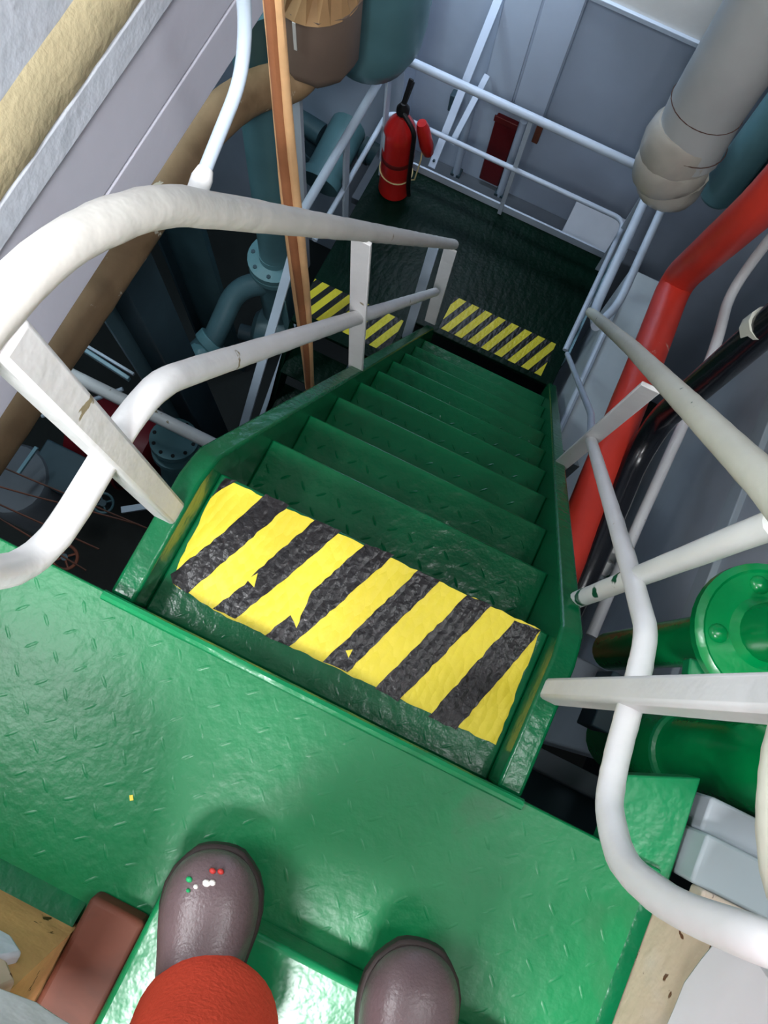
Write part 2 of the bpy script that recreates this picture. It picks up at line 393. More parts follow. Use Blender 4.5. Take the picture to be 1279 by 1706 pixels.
t2 = MB().box((-H, Y1 + RUN - .215, -Z1 - RISE - .010), (H, Y1 + RUN, -Z1 - RISE)).box((-H, Y1 + RUN - .010, -Z1 - RISE - .04), (H, Y1 + RUN, -Z1 - RISE - .009)).build('tread', 'stair_green', st, .004)
l2 = lugs(-H, H, Y1 + RUN - .16, Y1 + RUN - .01, -Z1 - RISE, hg=.0022).build('plate_lugs', 'stair_green', t2); tag(l2, kind='stuff')
for i in range(1, 9):
    c = copy_part(t2, (0, i * RUN, -i * RISE), st); d = l2.copy(); COL.objects.link(d); d.parent = c
# support gussets under the treads near the posts
MB().box((-.352, .80, -1.16), (-.345, .92, -1.02)).build('gusset', 'slate', st)
MB().prism(xy((.93, -1.05), (1.02, -1.20), (1.02, -1.32), (.93, -1.22)), 'x', .350, .40).build('gusset', 'black_pipe', st)

# ------------------------------------------------------------------ left handrail
def sy(x, y, z): return (x, y, z)
hl = thing('handrail', (-.335, .155, -.05), 'white taped handrail on the left of the green stairs with curved upper end', 'handrail', 'handrails of the upper stairs')
xl = -.335
path = [(xl, 1.815, -1.655), (xl, .395, .44), (xl, .25, .61), (xl, .05, .615), (xl, -.04, .56), (xl, -.045, .40)]
top = arc([(xl, 1.815, -1.655), (xl, .37, .480), (xl, .20, .612), (xl, .02, .612), (xl, -.045, .55), (xl, -.045, .34), (xl, .035, .285), (xl, .10, .28)], .10, 7)
MB().tube(dense(arc([(xl, 1.815, -1.655), (xl, .355, .505), (xl, .21, .615), (xl, -.045, .615), (xl, -.045, .45)], .10, 7), .04), .0205, 14, jitter=.03).build('top_rail', 'rail_taped', hl)
MB().tube(dense(arc([(xl, 1.69, -1.845), (xl, .245, .283), (xl, .0, .283), (xl, -.045, .46)], .075, 7), .04), .0185, 12, jitter=.03).build('mid_rail', 'rail_white', hl)
MB().bar((xl, .155, -.06), (xl, .155, .60), .040, .040, (0, 1, 0)).build('post', 'rail_white', hl, .006)
MB().bar((xl, .872, -1.00), (xl, .862, -.275), .046, .010, (0, 1, 0)).build('post', 'rail_white', hl, .002)
MB().bar((xl, 1.74, -2.22), (xl, 1.775, -1.63), .055, .010, (0, 1, 0)).build('post', 'rail_white', hl, .002)
MB().box((xl - .03, .84, -1.10), (xl + .02, .90, -.985)).build('post_clip', 'slate', hl, .008)
# stay that comes down from the deckhead and bends to the handrail
sx_ = thing('rail_stay', (-.36, .588, 2.4), 'thin white pipe stay bent from the deckhead to the left handrail', 'pipe')
MB().tube(arc([(-.36, .588, 2.4), (-.36, .590, .50), (-.36, .565, .44), (-.352, .45, .412)], .05, 6), .0078, 12).build('stay_pipe', 'rail_blue', sx_)
MB().tube([(-.353, .462, .414), (-.352, .452, .412), (-.348, .425, .408)], [.009, .012, .0115], 12).build('socket', 'rail_white', sx_)

# ------------------------------------------------------------------ right handrail
xr = .335
hr = thing('handrail', (xr, .165, -.1), 'cream and white handrail on the right of the green stairs beside the red pipe', 'handrail', 'handrails of the upper stairs')
MB().tube(dense(arc([(.29, 1.80, -1.655), (.318, 1.10, -.60), (.322, .37, .485), (.318, .25, .645), (0.3065, 0.1095, 0.68), (0.3191, 0.0686, 0.68), (0.3361, 0.0391, 0.68), (0.4064, 0.021, 0.68)], .06, 6), .04), .0205, 14, jitter=.02).build('top_rail', 'rail_cream', hr)
MB().tube(dense(arc([(0.335, 0.8479, -0.6596), (0.335, 0.3588, 0.0888), (0.335, 0.2465, 0.2558), (0.335, 0.1725, 0.2871), (0.335, 0.1014, 0.307), (0.335, 0.0439, 0.3349), (0.335, -0.0006, 0.419), (0.335, -0.0072, 0.5369), (0.335, 0.0069, 0.6638), (0.4079, 0.0164, 0.68)], .07, 5), .03), .0145, 12, jitter=.03).build('mid_rail', 'rail_white', hr)
MB().bar((.332, .165, -.10), (.335, .168, .62), .034, .034, (0, 1, 0)).build('post', 'rail_white', hr, .006)
MB().tube(dense([(0.345, 0.3475, -0.1957), (.338, .350, .47)], .04), .0150, 12, jitter=.02).build('post', 'post_chipped', hr)
MB().bar((0.34, 0.8956, -1.073), (0.33, 0.8217, -0.242), .042, .010, (0, 1, 0)).build('post', 'rail_white', hr, .002)
MB().tube(arc([(0.335, 0.8479, -0.6596), (0.36, 1.081, -1.003), (0.3037, 1.766, -1.98)], .05), .011, 10).build('mid_rail', 'rail_blue', hr)

# ------------------------------------------------------------------ landing railing
lr = thing('landing_railing', (-.3, 2.52, ZL), 'pale blue tube railing around the dark green landing', 'railing')
zt, zm = -1.64, -2.0
MB().tube(dense(arc([(-.945, 1.62, zt), (-.945, 2.515, zt), (.298, 2.515, zt), (.298, 1.80, zt), (.305, 1.60, zt + .24)], .10, 8), .06), .0195, 14, jitter=.01).build('top_rail', 'rail_blue', lr)
MB().tube(dense(arc([(-.955, 1.75, zm), (-.955, 2.53, zm), (.290, 2.53, zm), (.290, 1.79, zm)], .06, 8), .06), .0125, 12, jitter=.01).build('mid_rail', 'rail_blue', lr)
for x, y, wx, wy in ((-.95, 2.06, .012, .05), (-.94, 2.46, .012, .045), (-.29, 2.535, .022, .010), (.305, 2.48, .045, .010), (.315, 2.10, .010, .05)):
    MB().box((x - wx / 2, y - wy / 2, ZL), (x + wx / 2, y + wy / 2, zt)).build('post', 'rail_blue', lr, .002)
MB().tube(arc([(.375, 2.46, zt + .02), (.375, 1.86, zt + .02), (.33, 1.72, zt + .06)], .08), .017, 12).build('outer_rail', 'rail_blue', lr)
# lower flight
lf = thing('lower_stairs', (-.70, 1.0, -4.6), 'dark lower flight of stairs starting at the striped edge left of the landing', 'stairs')
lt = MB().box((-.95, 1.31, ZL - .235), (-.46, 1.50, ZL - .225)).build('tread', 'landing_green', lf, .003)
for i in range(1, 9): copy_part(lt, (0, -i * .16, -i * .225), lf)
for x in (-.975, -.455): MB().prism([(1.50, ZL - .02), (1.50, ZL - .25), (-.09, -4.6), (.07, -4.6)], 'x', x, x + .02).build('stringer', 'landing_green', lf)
ll = thing('lower_handrail', (-1.0, 1.0, -3.2), 'pale flat handrail of the lower stairs seen behind the orange ropes', 'handrail', 'handrails of the lower stairs')
MB().bar((-1, 1.757, -1.832), (-1, 0.9485, -2.727), .014, .045, (1, 0, 0)).build('top_rail', 'rail_blue', ll, .003)
MB().bar((-1, 1.729, -2.441), (-1, 1.121, -2.928), .012, .026, (1, 0, 0)).build('mid_rail', 'rail_blue', ll, .003)
MB().bar((-1, 1.492, -2.172), (-1, 1.511, -2.592), .010, .035, (1, 0, 0)).build('post', 'teal', ll, .003)
l3 = thing('lower_handrail', (-.42, 1.7, -2.4), 'short pale handrail leg behind the far post of the left handrail', 'handrail', 'handrails of the lower stairs')
MB().bar((-.42, 1.835, -1.76), (-.42, 1.655, -2.47), .012, .045, (1, 0, 0)).build('top_rail', 'rail_blue', l3, .003)
MB().bar((-.415, 1.82, -1.95), (-.415, 1.70, -2.42), .010, .022, (1, 0, 0)).build('mid_rail', 'rail_blue', l3, .003)

# ------------------------------------------------------------------ fire extinguisher
ex = thing('fire_extinguisher', (-.838, 2.405, ZL), 'red fire extinguisher tied in the far corner of the landing railing', 'fire extinguisher')
ec = V((-.838, 2.405, ZL))
MB().lathe(ec, (0, 0, 1), [(.070, 0), (.082, .012), (.082, .02), (.080, .03), (.080, .40), (.076, .44), (.060, .48), (.036, .515), (.024, .53), (.024, .55)], 28).build('cylinder', 'ext_red', ex)
MB().lathe(ec + V((0, 0, .25)), (0, 0, 1), [(.0803, 0), (.0812, .002), (.0812, .028), (.0803, .03)], 28).build('label_band', 'label_dark', ex)
MB().lathe(ec + V((0, 0, .545)), (0, 0, 1), [(.022, 0), (.030, .005), (.030, .03), (.02, .045), (.014, .06)], 16).build('valve', 'black_rubber', ex)
MB().bar(ec + V((0, .0, .60)), ec + V((.005, .05, .70)), .022, .012).bar(ec + V((0, .0, .585)), ec + V((-.005, .10, .63)), .020, .010).build('lever', 'black_rubber', ex, .003)
MB().tube(arc([ec + V((.01, -.02, .57)), ec + V((.085, -.045, .52)), ec + V((.090, -.05, .15)), ec + V((.095, -.03, .05))], .08), .011, 10).build('hose', 'black_rubber', ex)
MB().lathe(ec + V((.098, -.005, .545)), (.25, .1, -1), [(.022, 0), (.030, .03), (.034, .14), (.026, .2), (.012, .22)], 14).build('horn', 'ext_red', ex)
MB().prism(xy((-.05, .10), (.0, .07), (.03, .14), (.0, .24), (-.04, .26)), 'x', -.002, .002).build('tmp', 'label_white', ex)
bpy.data.objects.remove(bpy.data.objects['tmp'])
MB().torus(ec + V((0, 0, .155)), (.12, 0, 1), .0835, .0035, 28, 6).build('cord', 'cord_cream', ex)
MB().tube([ec + V((.083, -.02, .15)), ec + V((.11, -.02, .17)), ec + V((.12, .0, .30)), ec + V((.10, .06, .36))], .0035, 6).build('cord', 'cord_cream', ex)
MB().add([ec + V((-.081 * math.cos(a), -.083 * math.sin(a), z)) for a in (.15, .55, .95) for z in (.44, .33)], [(0, 1, 3, 2), (2, 3, 5, 4)]).build('sticker', 'label_white', ex)

# ------------------------------------------------------------------ far bulkhead fittings
lk = thing('wall_locker', (-.50, 3.10, -2.9), 'pale blue double locker standing on the far bulkhead', 'locker')
a_, b_, c_, d_ = (-0.6519, 3.08, -1.58), (-0.6134, 3.08, -2.268), (-0.3192, 3.08, -1.428), (-0.3336, 3.08, -2.282)
MB().box((-.66, 3.09, -2.33), (-.30, 3.15, -.9)).build('body', 'panel_pale', lk, .006)
MB().box((-.655, 3.078, -2.31), (-.487, 3.090, -.92)).build('door', 'panel_pale', lk, .004)
MB().box((-.477, 3.078, -2.31), (-.305, 3.090, -.92)).build('door', 'panel_pale', lk, .004)
MB().box((-.320, 3.06, -2.42), (-.285, 3.085, -2.28)).build('latch', 'rust_brown', lk, .004)
rb = thing('hose_box', (-.50, 3.08, -2.95), 'dark red box under the pale locker on the far bulkhead', 'box')
MB().box((-.555, 3.115, -2.95), (-.425, 3.15, -2.42)).build('body', 'locker_red', rb, .008)
MB().box((-.562, 3.108, -2.45), (-.418, 3.118, -2.41)).build('lid_edge', 'label_dark', rb, .003)
for i, (p, q, wd, lab) in enumerate((((-0.7153, 2.6, -2.342), (-0.6809, 3.1, -1.67), .040, 'long slanting pale stay from the landing edge to the far bulkhead'),
                                ((-0.6755, 2.75, -2.306), (-0.6433, 3.05, -2.111), .032, 'short slanting pale stay beside the dark switch on the far bulkhead'))):
    s_ = thing('wall_stay', p, lab, 'bar', 'slanting stays by the far bulkhead')
    MB().bar(p, q, wd, .012, (0, 1, 0)).build('flat_bar', 'panel_pale', s_, .003)
    MB().lathe(V(p) + (V(q) - V(p)) * .05, (0, -1, .3), [(.007, -.01), (.007, .014)], 8).build('bolt', 'slate', s_)
ws_ = MB().box((-.83, 3.10, -2.52), (-.78, 3.15, -2.40)).build('switch_box', 'slate', None, .006); tag(ws_, 'small dark switch box on the far bulkhead', 'switch')
for x, y0, y1, z0, z1, lab in ((-.40, 3.08, 3.15, -3.0, -2.36, 'pale conduit right of the dark red box'), (-.70, 3.08, 3.15, -3.0, -2.3, 'pale conduit left of the dark red box')):
    c_ = thing('wall_conduit', (x, 3.11, z0), lab, 'pipe', 'conduits on the far bulkhead')
    MB().tube([(x, 3.11, z0), (x, 3.11, z1)], .022, 10).build('conduit', 'panel_pale', c_)
    MB().box((x - .03, 3.09, z0), (x + .03, 3.15, z0 + .02)).build('foot', 'slate', c_)
wc = MB().box((-1.17, 2.98, -4.0), (-1.06, 3.15, -.6)).build('bulkhead_column', 'panel_pale', None, .004); tag(wc, 'narrow pale column at the left end of the far bulkhead', 'column')
lw = thing('deck_ledge', (-.3, 2.95, -3.0), 'grey ledge along the foot of the far bulkhead', 'ledge')
MB().box((-1.2, 2.66, -3.06), (.55, 3.15, -3.0)).build('ledge_plate', 'grey_dark', lw, .004)
pk = thing('white_locker_corner', (.17, 2.75, -3.0), 'low white box behind the far right corner of the landing', 'box')
MB().box((.05, 2.62, -3.0), (.40, 3.0, -2.60)).build('body', 'grey_dark', pk, .01)
MB().box((.045, 2.61, -2.62), (.405, 3.01, -2.595)).build('lid', 'grey_wall', pk, .005)
bm_ = thing('deck_beam', (.4, 3.0, -1.4), 'cream white deck beam crossing above the landing at top right', 'beam')
MB().box((-.27, 2.95, -1.385), (1.9, 3.10, -.5)).build('web', 'beam_white', bm_, .006)
MB().box((-.27, 2.935, -1.405), (1.9, 3.115, -1.380)).build('flange', 'rail_blue', bm_, .003)

# ------------------------------------------------------------------ left duct with torn insulation
du = thing('ventilation_duct', (-1.1, 1.0, -.3), 'white insulated ventilation duct with a torn yellow foam strip at upper left', 'duct')
MB().box((-1.5, -.02, -.192), (-.80, 1.92, .052)).build('lower_panel', 'duct_white', du, .003)
MB().box((-1.5, -.02, -.315), (-.80, 1.92, -.199)).build('bottom_panel', 'duct_white', du, .003)
MB().box((-1.5, -.01, -.2), (-.82, 1.91, -.19)).build('seam_core', 'black_rubber', du)
MB().box((-1.5, -.02, .155), (-.795, 1.92, 1.6)).build('upper_panel', 'duct_rough', du, .01)
mb = MB()
n = 60
for i in range(n + 1):
    y = -.02 + 1.94 * i / n; j = random.uniform(-.003, .003)
    mb.v += [V((-.80, y, .035 + j)), V((-.788 + random.uniform(-.002, .002), y, .055 + j)), V((-.784 + random.uniform(-.003, .003), y, .10)), V((-.788, y, .15 + j)), V((-.80, y, .175 + j))]
for i in range(n):
    for k in range(4): a = i * 5 + k; mb.f.append((a, a + 1, a + 6, a + 5))
mb.build('foam_strip', 'foam', du)
MB().box((-.802, -.02, -.02), (-.790, 1.92, .045)).build('cover_band', 'duct_rough', du, .004)

# ------------------------------------------------------------------ brown lagged pipe
bp_ = thing('lagged_pipe', (-1.02, 0.8923, -0.8984), 'brown lagged pipe with an elbow and pleated cap beyond the left handrail', 'pipe')
pe = V((-1.046, 1.899, -1.233))
MB().tube(dense(arc([(-1.109, 0.0751, -0.8745), (-1.168, 0.7375, -1.03), (-1.208, 1.497, -1.133), (-1.166, 1.73, -1.184), pe, pe + V((.0, .02, .2))], .12, 8), .05), .072, 18, jitter=.02).build('pipe', 'brown_lagging', bp_)
pt = pe + V((.03, .05, .10))
MB().lathe(pt, (.03, .02, 1), [(.070, -.10), (.135, -.02), (.150, .02), (.150, .24), (.150, .26)], 10).build('cap', 'brown_cap', bp_)
mb = MB(); kz = 24
for ring, (r0, h) in enumerate(((.152, .25), (.11, .34), (.05, .38))):
    for k in range(kz):
        a = 2 * math.pi * k / kz; r = r0 * (1.0 if k % 2 else .86) if ring else r0
        mb.v.append(pt + V((r * math.cos(a), r * math.sin(a), h + (.02 if k % 2 and ring else 0))))
for ring in range(2):
    for k in range(kz): mb.f.append((ring * kz + k, ring * kz + (k + 1) % kz, (ring + 1) * kz + (k + 1) % kz, (ring + 1) * kz + k))
mb.f.append(tuple(range(2 * kz, 3 * kz)))
mb.build('pleated_end', 'pleat', bp_, smooth=False)
MB().bar(pt + V((.0, -.151, .14)), pt + V((.0, -.152, .25)), .012, .004).build('paint_drip', 'spot_white', bp_, .001)

# ------------------------------------------------------------------ hanging ropes
rp = thing('rope_bundle', (-.50, .868, -1.33), 'bundle of orange and brown ropes hanging behind the left handrail', 'rope')
for k, (dx, dy, mt) in enumerate(((-.013, 0, 'rope_orange'), (.001, -.008, 'rope_brown'), (.014, .0, 'rope_orange'), (-.002, .010, 'rope_orange'))):
    pts = [(-.50 + dx * (1 - .25 * i / 30) + .004 * math.sin(i * .5 + k), .868 + dy + .003 * math.cos(i * .4 + k), 2.3 - 3.62 * i / 30) for i in range(31)]
    MB().tube(dense(pts, .06), .0105, 10, jitter=.04).build('strand', mt, rp)
# ------------------------------------------------------------------ machinery at the left
tp = thing('vertical_pipe', (-1.28, 1.9, -2.6), 'teal upright pipe with bolted flange, elbow and valve left of the hanging ropes', 'pipe')
MB().tube([(-1.245, 1.9, -1.0), (-1.29, 1.9, -2.60)], .083, 20).build('pipe', 'teal', tp)
MB().lathe((-1.292, 1.9, -2.68), (0, 0, 1), [(.085, -.14), (.085, -.05), (.150, -.04), (.150, -.005), (.146, 0), (.146, .004), (.150, .006), (.150, .045), (.085, .055), (.085, .1)], 28).build('flange', 'teal', tp)
for k in range(8):
    a = 2 * math.pi * k / 8 + .2
    MB().lathe((-1.292 + .122 * math.cos(a), 1.9 + .122 * math.sin(a), -2.66), (0, 0, 1), [(.012, 0), (.012, .035)], 6).build('bolt', 'slate', tp)
ep = tp
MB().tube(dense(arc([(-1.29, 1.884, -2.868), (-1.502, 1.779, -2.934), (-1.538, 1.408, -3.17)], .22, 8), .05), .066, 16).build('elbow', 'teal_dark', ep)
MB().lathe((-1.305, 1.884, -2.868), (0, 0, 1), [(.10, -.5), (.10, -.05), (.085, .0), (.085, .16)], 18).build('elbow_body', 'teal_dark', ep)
vl = tp
vp = [V((-1.537, 1.47, -3.136)), V((-1.553, 1.382, -3.176)), V((-1.617, 1.293, -3.213))]
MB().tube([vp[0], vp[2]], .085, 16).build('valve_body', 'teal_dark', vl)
for p, r in ((vp[0], .10), (vp[2], .11)): MB().lathe(p, vp[2] - vp[0], [(r, -.03), (r, .03)], 18).build('valve_flange', 'teal', vl, .006)
MB().ball(tuple(vp[1]), .10, .10, .11).build('bonnet', 'teal', vl)
bx_ = tp
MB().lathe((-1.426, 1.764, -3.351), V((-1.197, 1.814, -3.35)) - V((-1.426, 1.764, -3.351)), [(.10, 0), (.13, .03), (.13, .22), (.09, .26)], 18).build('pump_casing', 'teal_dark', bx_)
MB().lathe((-1.499, 1.7, -3.362), V((-1.197, 1.814, -3.35)) - V((-1.426, 1.764, -3.351)), [(.05, 0), (.05, .12)], 12).build('shaft', 'slate', bx_)
gc = thing('flat_column', (-1.238, 2.1, -2.534), 'pale grey flat column beside the hanging ropes', 'column')
MB().bar((-1.221, 2.1, -1.583), (-1.236, 2.1, -2.957), .075, .03, (0, 1, 0)).build('plate', 'grey_wall', gc, .003)
ib = thing('steel_column', (-1.48, 1.0, -4.6), 'dark slate steel column below the brown lagged pipe', 'column')
MB().box((-1.60, 1.06, -4.6), (-1.35, 1.08, -.5)).build('web', 'slate', ib)
MB().box((-1.61, .98, -4.6), (-1.595, 1.16, -.5)).build('flange', 'teal_light', ib)
MB().box((-1.355, .98, -4.6), (-1.34, 1.16, -.5)).build('flange', 'slate', ib)
ib2 = thing('steel_column', (-1.95, 1.9, -4.6), 'far slate steel column seen left of the teal upright pipe', 'column')
MB().box((-2.0, 1.86, -4.6), (-1.72, 1.90, -.5)).build('web', 'teal_dark', ib2)
MB().box((-2.02, 1.80, -4.6), (-2.0, 1.96, -.5)).build('flange', 'slate', ib2)
wp = thing('cross_pipe', (-1.5, .812, -2.6), 'pale pinkish cross pipe running behind the left handrail', 'pipe')
MB().tube([(-2.15, .812, -2.6), (-.9, .812, -2.6)], .034, 14).build('pipe', 'rail_white', wp)
fv = thing('flanged_valve', (-1.397, 0.8074, -3.056), 'teal flanged pipe end with bolt holes beside the stringer', 'valve')
fp = V((-1.388, 0.8044, -3.057))
MB().lathe(fp, (.0, .25, 1), [(.11, -.5), (.10, -.08), (.135, -.07), (.135, -.035), (.09, -.03), (.09, .035), (.135, .04), (.135, .075), (.08, .08)], 28).build('body', 'teal', fv)
ax = V((0, .25, 1)).normalized(); u = ax.orthogonal().normalized(); w2 = ax.cross(u)
for k in range(10):
    a = 2 * math.pi * k / 10
    MB().lathe(fp + ax * .07 + (u * math.cos(a) + w2 * math.sin(a)) * .112, ax, [(.011, 0), (.011, .012)], 8).build('bolt_hole', 'black_rubber', fv)
rd = thing('red_drum', (-1.938, 0.7759, -3.809), 'dark red drum deep below the left handrail', 'drum')
rc = V((-1.956, 0.7672, -3.811))
MB().lathe(rc - V((.30, 0, 0)), (1, .05, .05), [(.16, 0), (.24, .04), (.25, .10), (.25, .5), (.24, .56), (.16, .6)], 24).build('shell', 'drum_red', rd)
MB().torus(rc - V((.1, 0, 0)), (1, .05, .05), .25, .012).build('hoop', 'drum_red', rd)
MB().torus(rc + V((.1, 0, 0)), (1, .05, .05), .25, .012).build('hoop', 'drum_red', rd)
gt = thing('grey_tank', (-2.15, 0.234, -3.204), 'grey tank with a bright rib at the far left below the deck', 'tank')
tcn = V((-2.15, 0.234, -3.204))
MB().lathe(tcn - V((0, 0, .6)), (0, 0, 1), [(.22, 0), (.22, .6), (.20, .64), (.08, .68)], 22).build('shell', 'grey_dark', gt)
MB().bar((-2.017, 0.262, -2.947), (-1.988, 0.4346, -2.909), .02, .02).build('rib', 'teal_light', gt, .003)
MB().box(tuple(tcn + V((.05, .05, -.1))), tuple(tcn + V((.33, .3, .02)))).build('bracket', 'slate', gt, .01)
for i, (a, b, lab) in enumerate((((-1.501, 0.1884, -1.704), (-1.211, 0.2064, -1.713), 'uppermost thin cable at the far left below the handrail loop'), ((-1.465, 0.1173, -1.722), (-1.212, 0.1669, -1.722), 'second thin cable at the far left below the handrail loop'),
                        ((-1.437, 0.062, -1.735), (-1.239, 0.07, -1.742), 'third thin cable at the far left below the handrail loop'), ((-1.415, 0.0185, -1.746), (-1.231, 0.0048, -1.757), 'lowest thin cable at the far left below the handrail loop'))):
    a, b = V(a), V(b); d = (b - a)
    c_ = MB().tube([a - d * 1.5, a, a.lerp(b, .5) - V((0, 0, .01)), b, b + d * 1.2], .0035, 6).build('cable', 'rust_brown', None)
    tag(c_, lab, 'cable', 'cables at the far left')
def handwheel(p, r, mt, lab):
    hw = thing('handwheel', p, lab, 'handwheel', 'handwheels in the dark below the deck'); ax = (.2, -.1, 1)
    MB().torus(p, ax, r, r * .14, 24, 8).build('rim', mt, hw)
    a = V(ax).normalized(); u = a.orthogonal().normalized(); w2 = a.cross(u)
    for k in range(4):
        d = u * math.cos(k * math.pi / 2) + w2 * math.sin(k * math.pi / 2); MB().tube([V(p), V(p) + d * r], r * .1, 6).build('spoke', mt, hw)
    MB().lathe(V(p) - a * .25, a, [(.02, 0), (.02, .26)], 10).build('stem', 'slate', hw)
handwheel((-1.652, -0.0194, -3.181), .068, 'rust_brown', 'dull reddish handwheel just beyond the edge of the upper deck')
handwheel((-1.592, 0.3382, -3.103), .055, 'teal_dark', 'small teal handwheel between the red drum and the stringer')
s_ = thing('pale_strip', (-1.802, 0.8926, -2.352), 'bright pale blue steel strip beside the dark slate column', 'bar')
MB().bar((-1.814, 0.9026, -2.349), (-1.513, 0.8701, -2.37), .02, .035).build('strip', 'teal_light', s_, .003)
MB().bar((-1.83, 0.9349, -2.393), (-1.524, 0.9121, -2.411), .015, .02).build('lip', 'rail_blue', s_, .003)
s_ = MB().tube([(-2.064, 0.5997, -2.92), (-1.96, 0.6856, -2.905), (-1.731, 0.922, -2.862)], .012, 8).build('thin_rod', 'rail_blue', None); tag(s_, 'thin pale rod above the dark red drum', 'rod')
s_ = MB().bar((-1.411, 0.3338, -2.906), (-1.294, 0.4149, -2.893), .035, .02).build('name_plate', 'rail_blue', None, .002); tag(s_, 'small blank pale plate below the left post', 'plate')
# pipes seen between ropes and landing railing
for i, (a, b, r, mt, nm, lab) in enumerate((
    ((-1.474, 2.784, -3.169), (-1.462, 3.185, -3.079), .12, 'teal', 'fat_pipe', 'fat teal pipe end left of the landing railing'),
    ((-1.825, 3.13, -3.178), (-1.627, 3.099, -3.193), .075, 'teal_dark', 'stub_pipe', 'slanting teal stub pipe beside the flat column'),
    ((-1.308, 3.169, -3.192), (-1.083, 3.13, -3.21), .10, 'teal_dark', 'stub_pipe', 'teal pipe stub behind the fire extinguisher'),
    ((-1.683, 3.094, -3.397), (-1.667, 3.114, -3.291), .085, 'slate', 'stub_pipe', 'small slate pipe stub in the dark left of the railing'))):
    t3 = thing(nm, a, lab, 'pipe', 'pipes behind the landing railing')
    d = (V(b) - V(a)); MB().tube(dense([a, b], .06), r, 18).build('pipe', mt, t3)
    MB().lathe(a, d, [(r * 1.12, -.03), (r * 1.12, .03)], 20).build('collar', mt, t3)
v3 = thing('round_valve', (-1.654, 3.319, -3.143), 'round teal valve bonnet below the big teal tank', 'valve')
MB().ball((-1.654, 3.319, -3.143), .10, .10, .09).build('bonnet', 'teal', v3)
MB().tube([(-1.663, 3.336, -3.138), (-1.65, 3.314, -2.836)], .05, 12).build('neck', 'teal_dark', v3)
bt = thing('teal_tank', (-0.9819, 2.341, -1.495), 'large smooth teal tank behind the brown pleated cap', 'tank')
MB().lathe((-0.9819, 2.341, -1.495), (.03, -.03, 1), [(.03, -.05), (.10, -.035), (.16, .02), (.20, .11), (.212, .22), (.212, 1.8)], 32).build('shell', 'teal', bt)
MB().torus(V((-0.9819, 2.341, -1.495)) + V((0, 0, .3)), (0, 0, 1), .212, .008, 32).build('weld_seam', 'teal', bt)

# ------------------------------------------------------------------ right side pipes
sp = thing('silver_pipe', (.325, 2.25, -1.40), 'silver cloth lagged pipe with a foil wrapped lower end at upper right', 'pipe')
b0, b1, b2 = V((0.3242, 2.228, -1.373)), V((0.2935, 2.278, -1.001)), V((0.2909, 2.284, -0.5894))
d = (b2 - b1)
MB().tube(dense([b0.lerp(b1, .52), b1, b2, b2 + V((0, 0, .3)), b2 + V((0, 0, 1.6))], .05), .128, 24, jitter=.006).build('cloth_jacket', 'silver_cloth', sp)
e0 = b0 - (b1 - b0).normalized() * .02
MB().tube(dense([e0, b0.lerp(b1, .30)], .025), [.085, .112, .122] + [.125] * (len(dense([e0, b0.lerp(b1, .30)], .025)) - 3), 24, jitter=.02).build('foil_wrap', 'silver_foil', sp)
of = V((-.018, -.006, 0))
MB().tube([b0.lerp(b1, .20) + of * .5, b0.lerp(b1, .24) + of, b0.lerp(b1, .34) + of, b0.lerp(b1, .46) + of, b0.lerp(b1, .50) + of], [.118, .134, .137, .134, .122], 26, jitter=.022).build('foil_sleeve', 'silver_foil', sp)
MB().tube([b0.lerp(b1, .44) + of, b0.lerp(b1, .48) + of * 1.3, b0.lerp(b1, .60) + of * 1.2, b0.lerp(b1, .74) + of, b0.lerp(b1, .80) + of], [.122, .135, .136, .131, .118], 26, jitter=.022).build('foil_sleeve', 'silver_foil', sp)
MB().tube(arc([b0 + V((0, .02, .06)), b0 + V((0, .10, -.02)), b0 + V((.02, .40, -.02))], .1), .08, 16).build('elbow', 'silver_foil', sp)
for f_, r_ in ((.66, .1345), (1.02, .1295)):
    MB().torus(b0.lerp(b1, f_), b1 - b0 + V((.03, 0, .02)), r_, .0018, 28, 6).build('binding', 'thread', sp)
tl = thing('teal_pipe', (0.577, 2.589, -1.662), 'teal upright pipe with rounded end behind the silver pipe', 'pipe')
q0, q1 = V((0.57, 2.58, -1.663)), V((0.5781, 2.635, -1.292))
dd = (q1 - q0).normalized()
MB().tube([q0 - dd * .035, q0 - dd * .02, q0, q1, q1 + (q1 - q0) * 4], [.045, .07, .08, .08, .08], 20).build('pipe', 'teal', tl)
MB().box(tuple(q0 + V((.08, -.03, .05))), tuple(q0 + V((.13, .05, 1.5)))).build('rib', 'slate', tl)
rdp = thing('red_pipe', (.5, 1.8, -1.3), 'red pipe with chipped paint and an elbow at the right of the stairs', 'pipe')
MB().tube(dense(arc([(.5, 1.74, .8), (0.5, 1.692, -0.6225), (0.5, 1.88, -1.354), (0.5, 1.54, -1.282), (0.5, 0.7757, -1.189), (.5, .2, -1.12)], .12, 8), .06), .061, 18, jitter=.008).build('pipe', 'red_pipe', rdp)
for p, q in (((0.5, 1.587, -1.362), (.030, .022, .020)), ((0.5, 1.477, -1.406), (.020, .016, .014)), ((0.5, 1.379, -1.344), (.012, .03, .010))):
    n_ = (V(cam.location) - V(p)).normalized(); MB().ball(tuple(V(p) + n_ * .052), *q, 10, 6).build('paint_patch', 'spot_white', rdp)
bkp = thing('black_pipe', (.58, 1.2, -1.2), 'glossy black pipe crossing behind the right handrail', 'pipe')
MB().tube(dense(arc([(.58, 1.24, .8), (0.58, 1.231, -0.4811), (0.58, 1.207, -1.092), (0.58, 1.093, -1.183), (0.58, 0.7077, -1.187), (.58, .25, -1.25)], .10, 8), .06), .043, 16).build('pipe', 'black_pipe', bkp)
MB().tube([(0.575, 1.239, -0.5237), (0.575, 1.233, -0.4741)], .046, 12).build('clamp', 'rail_cream', bkp)
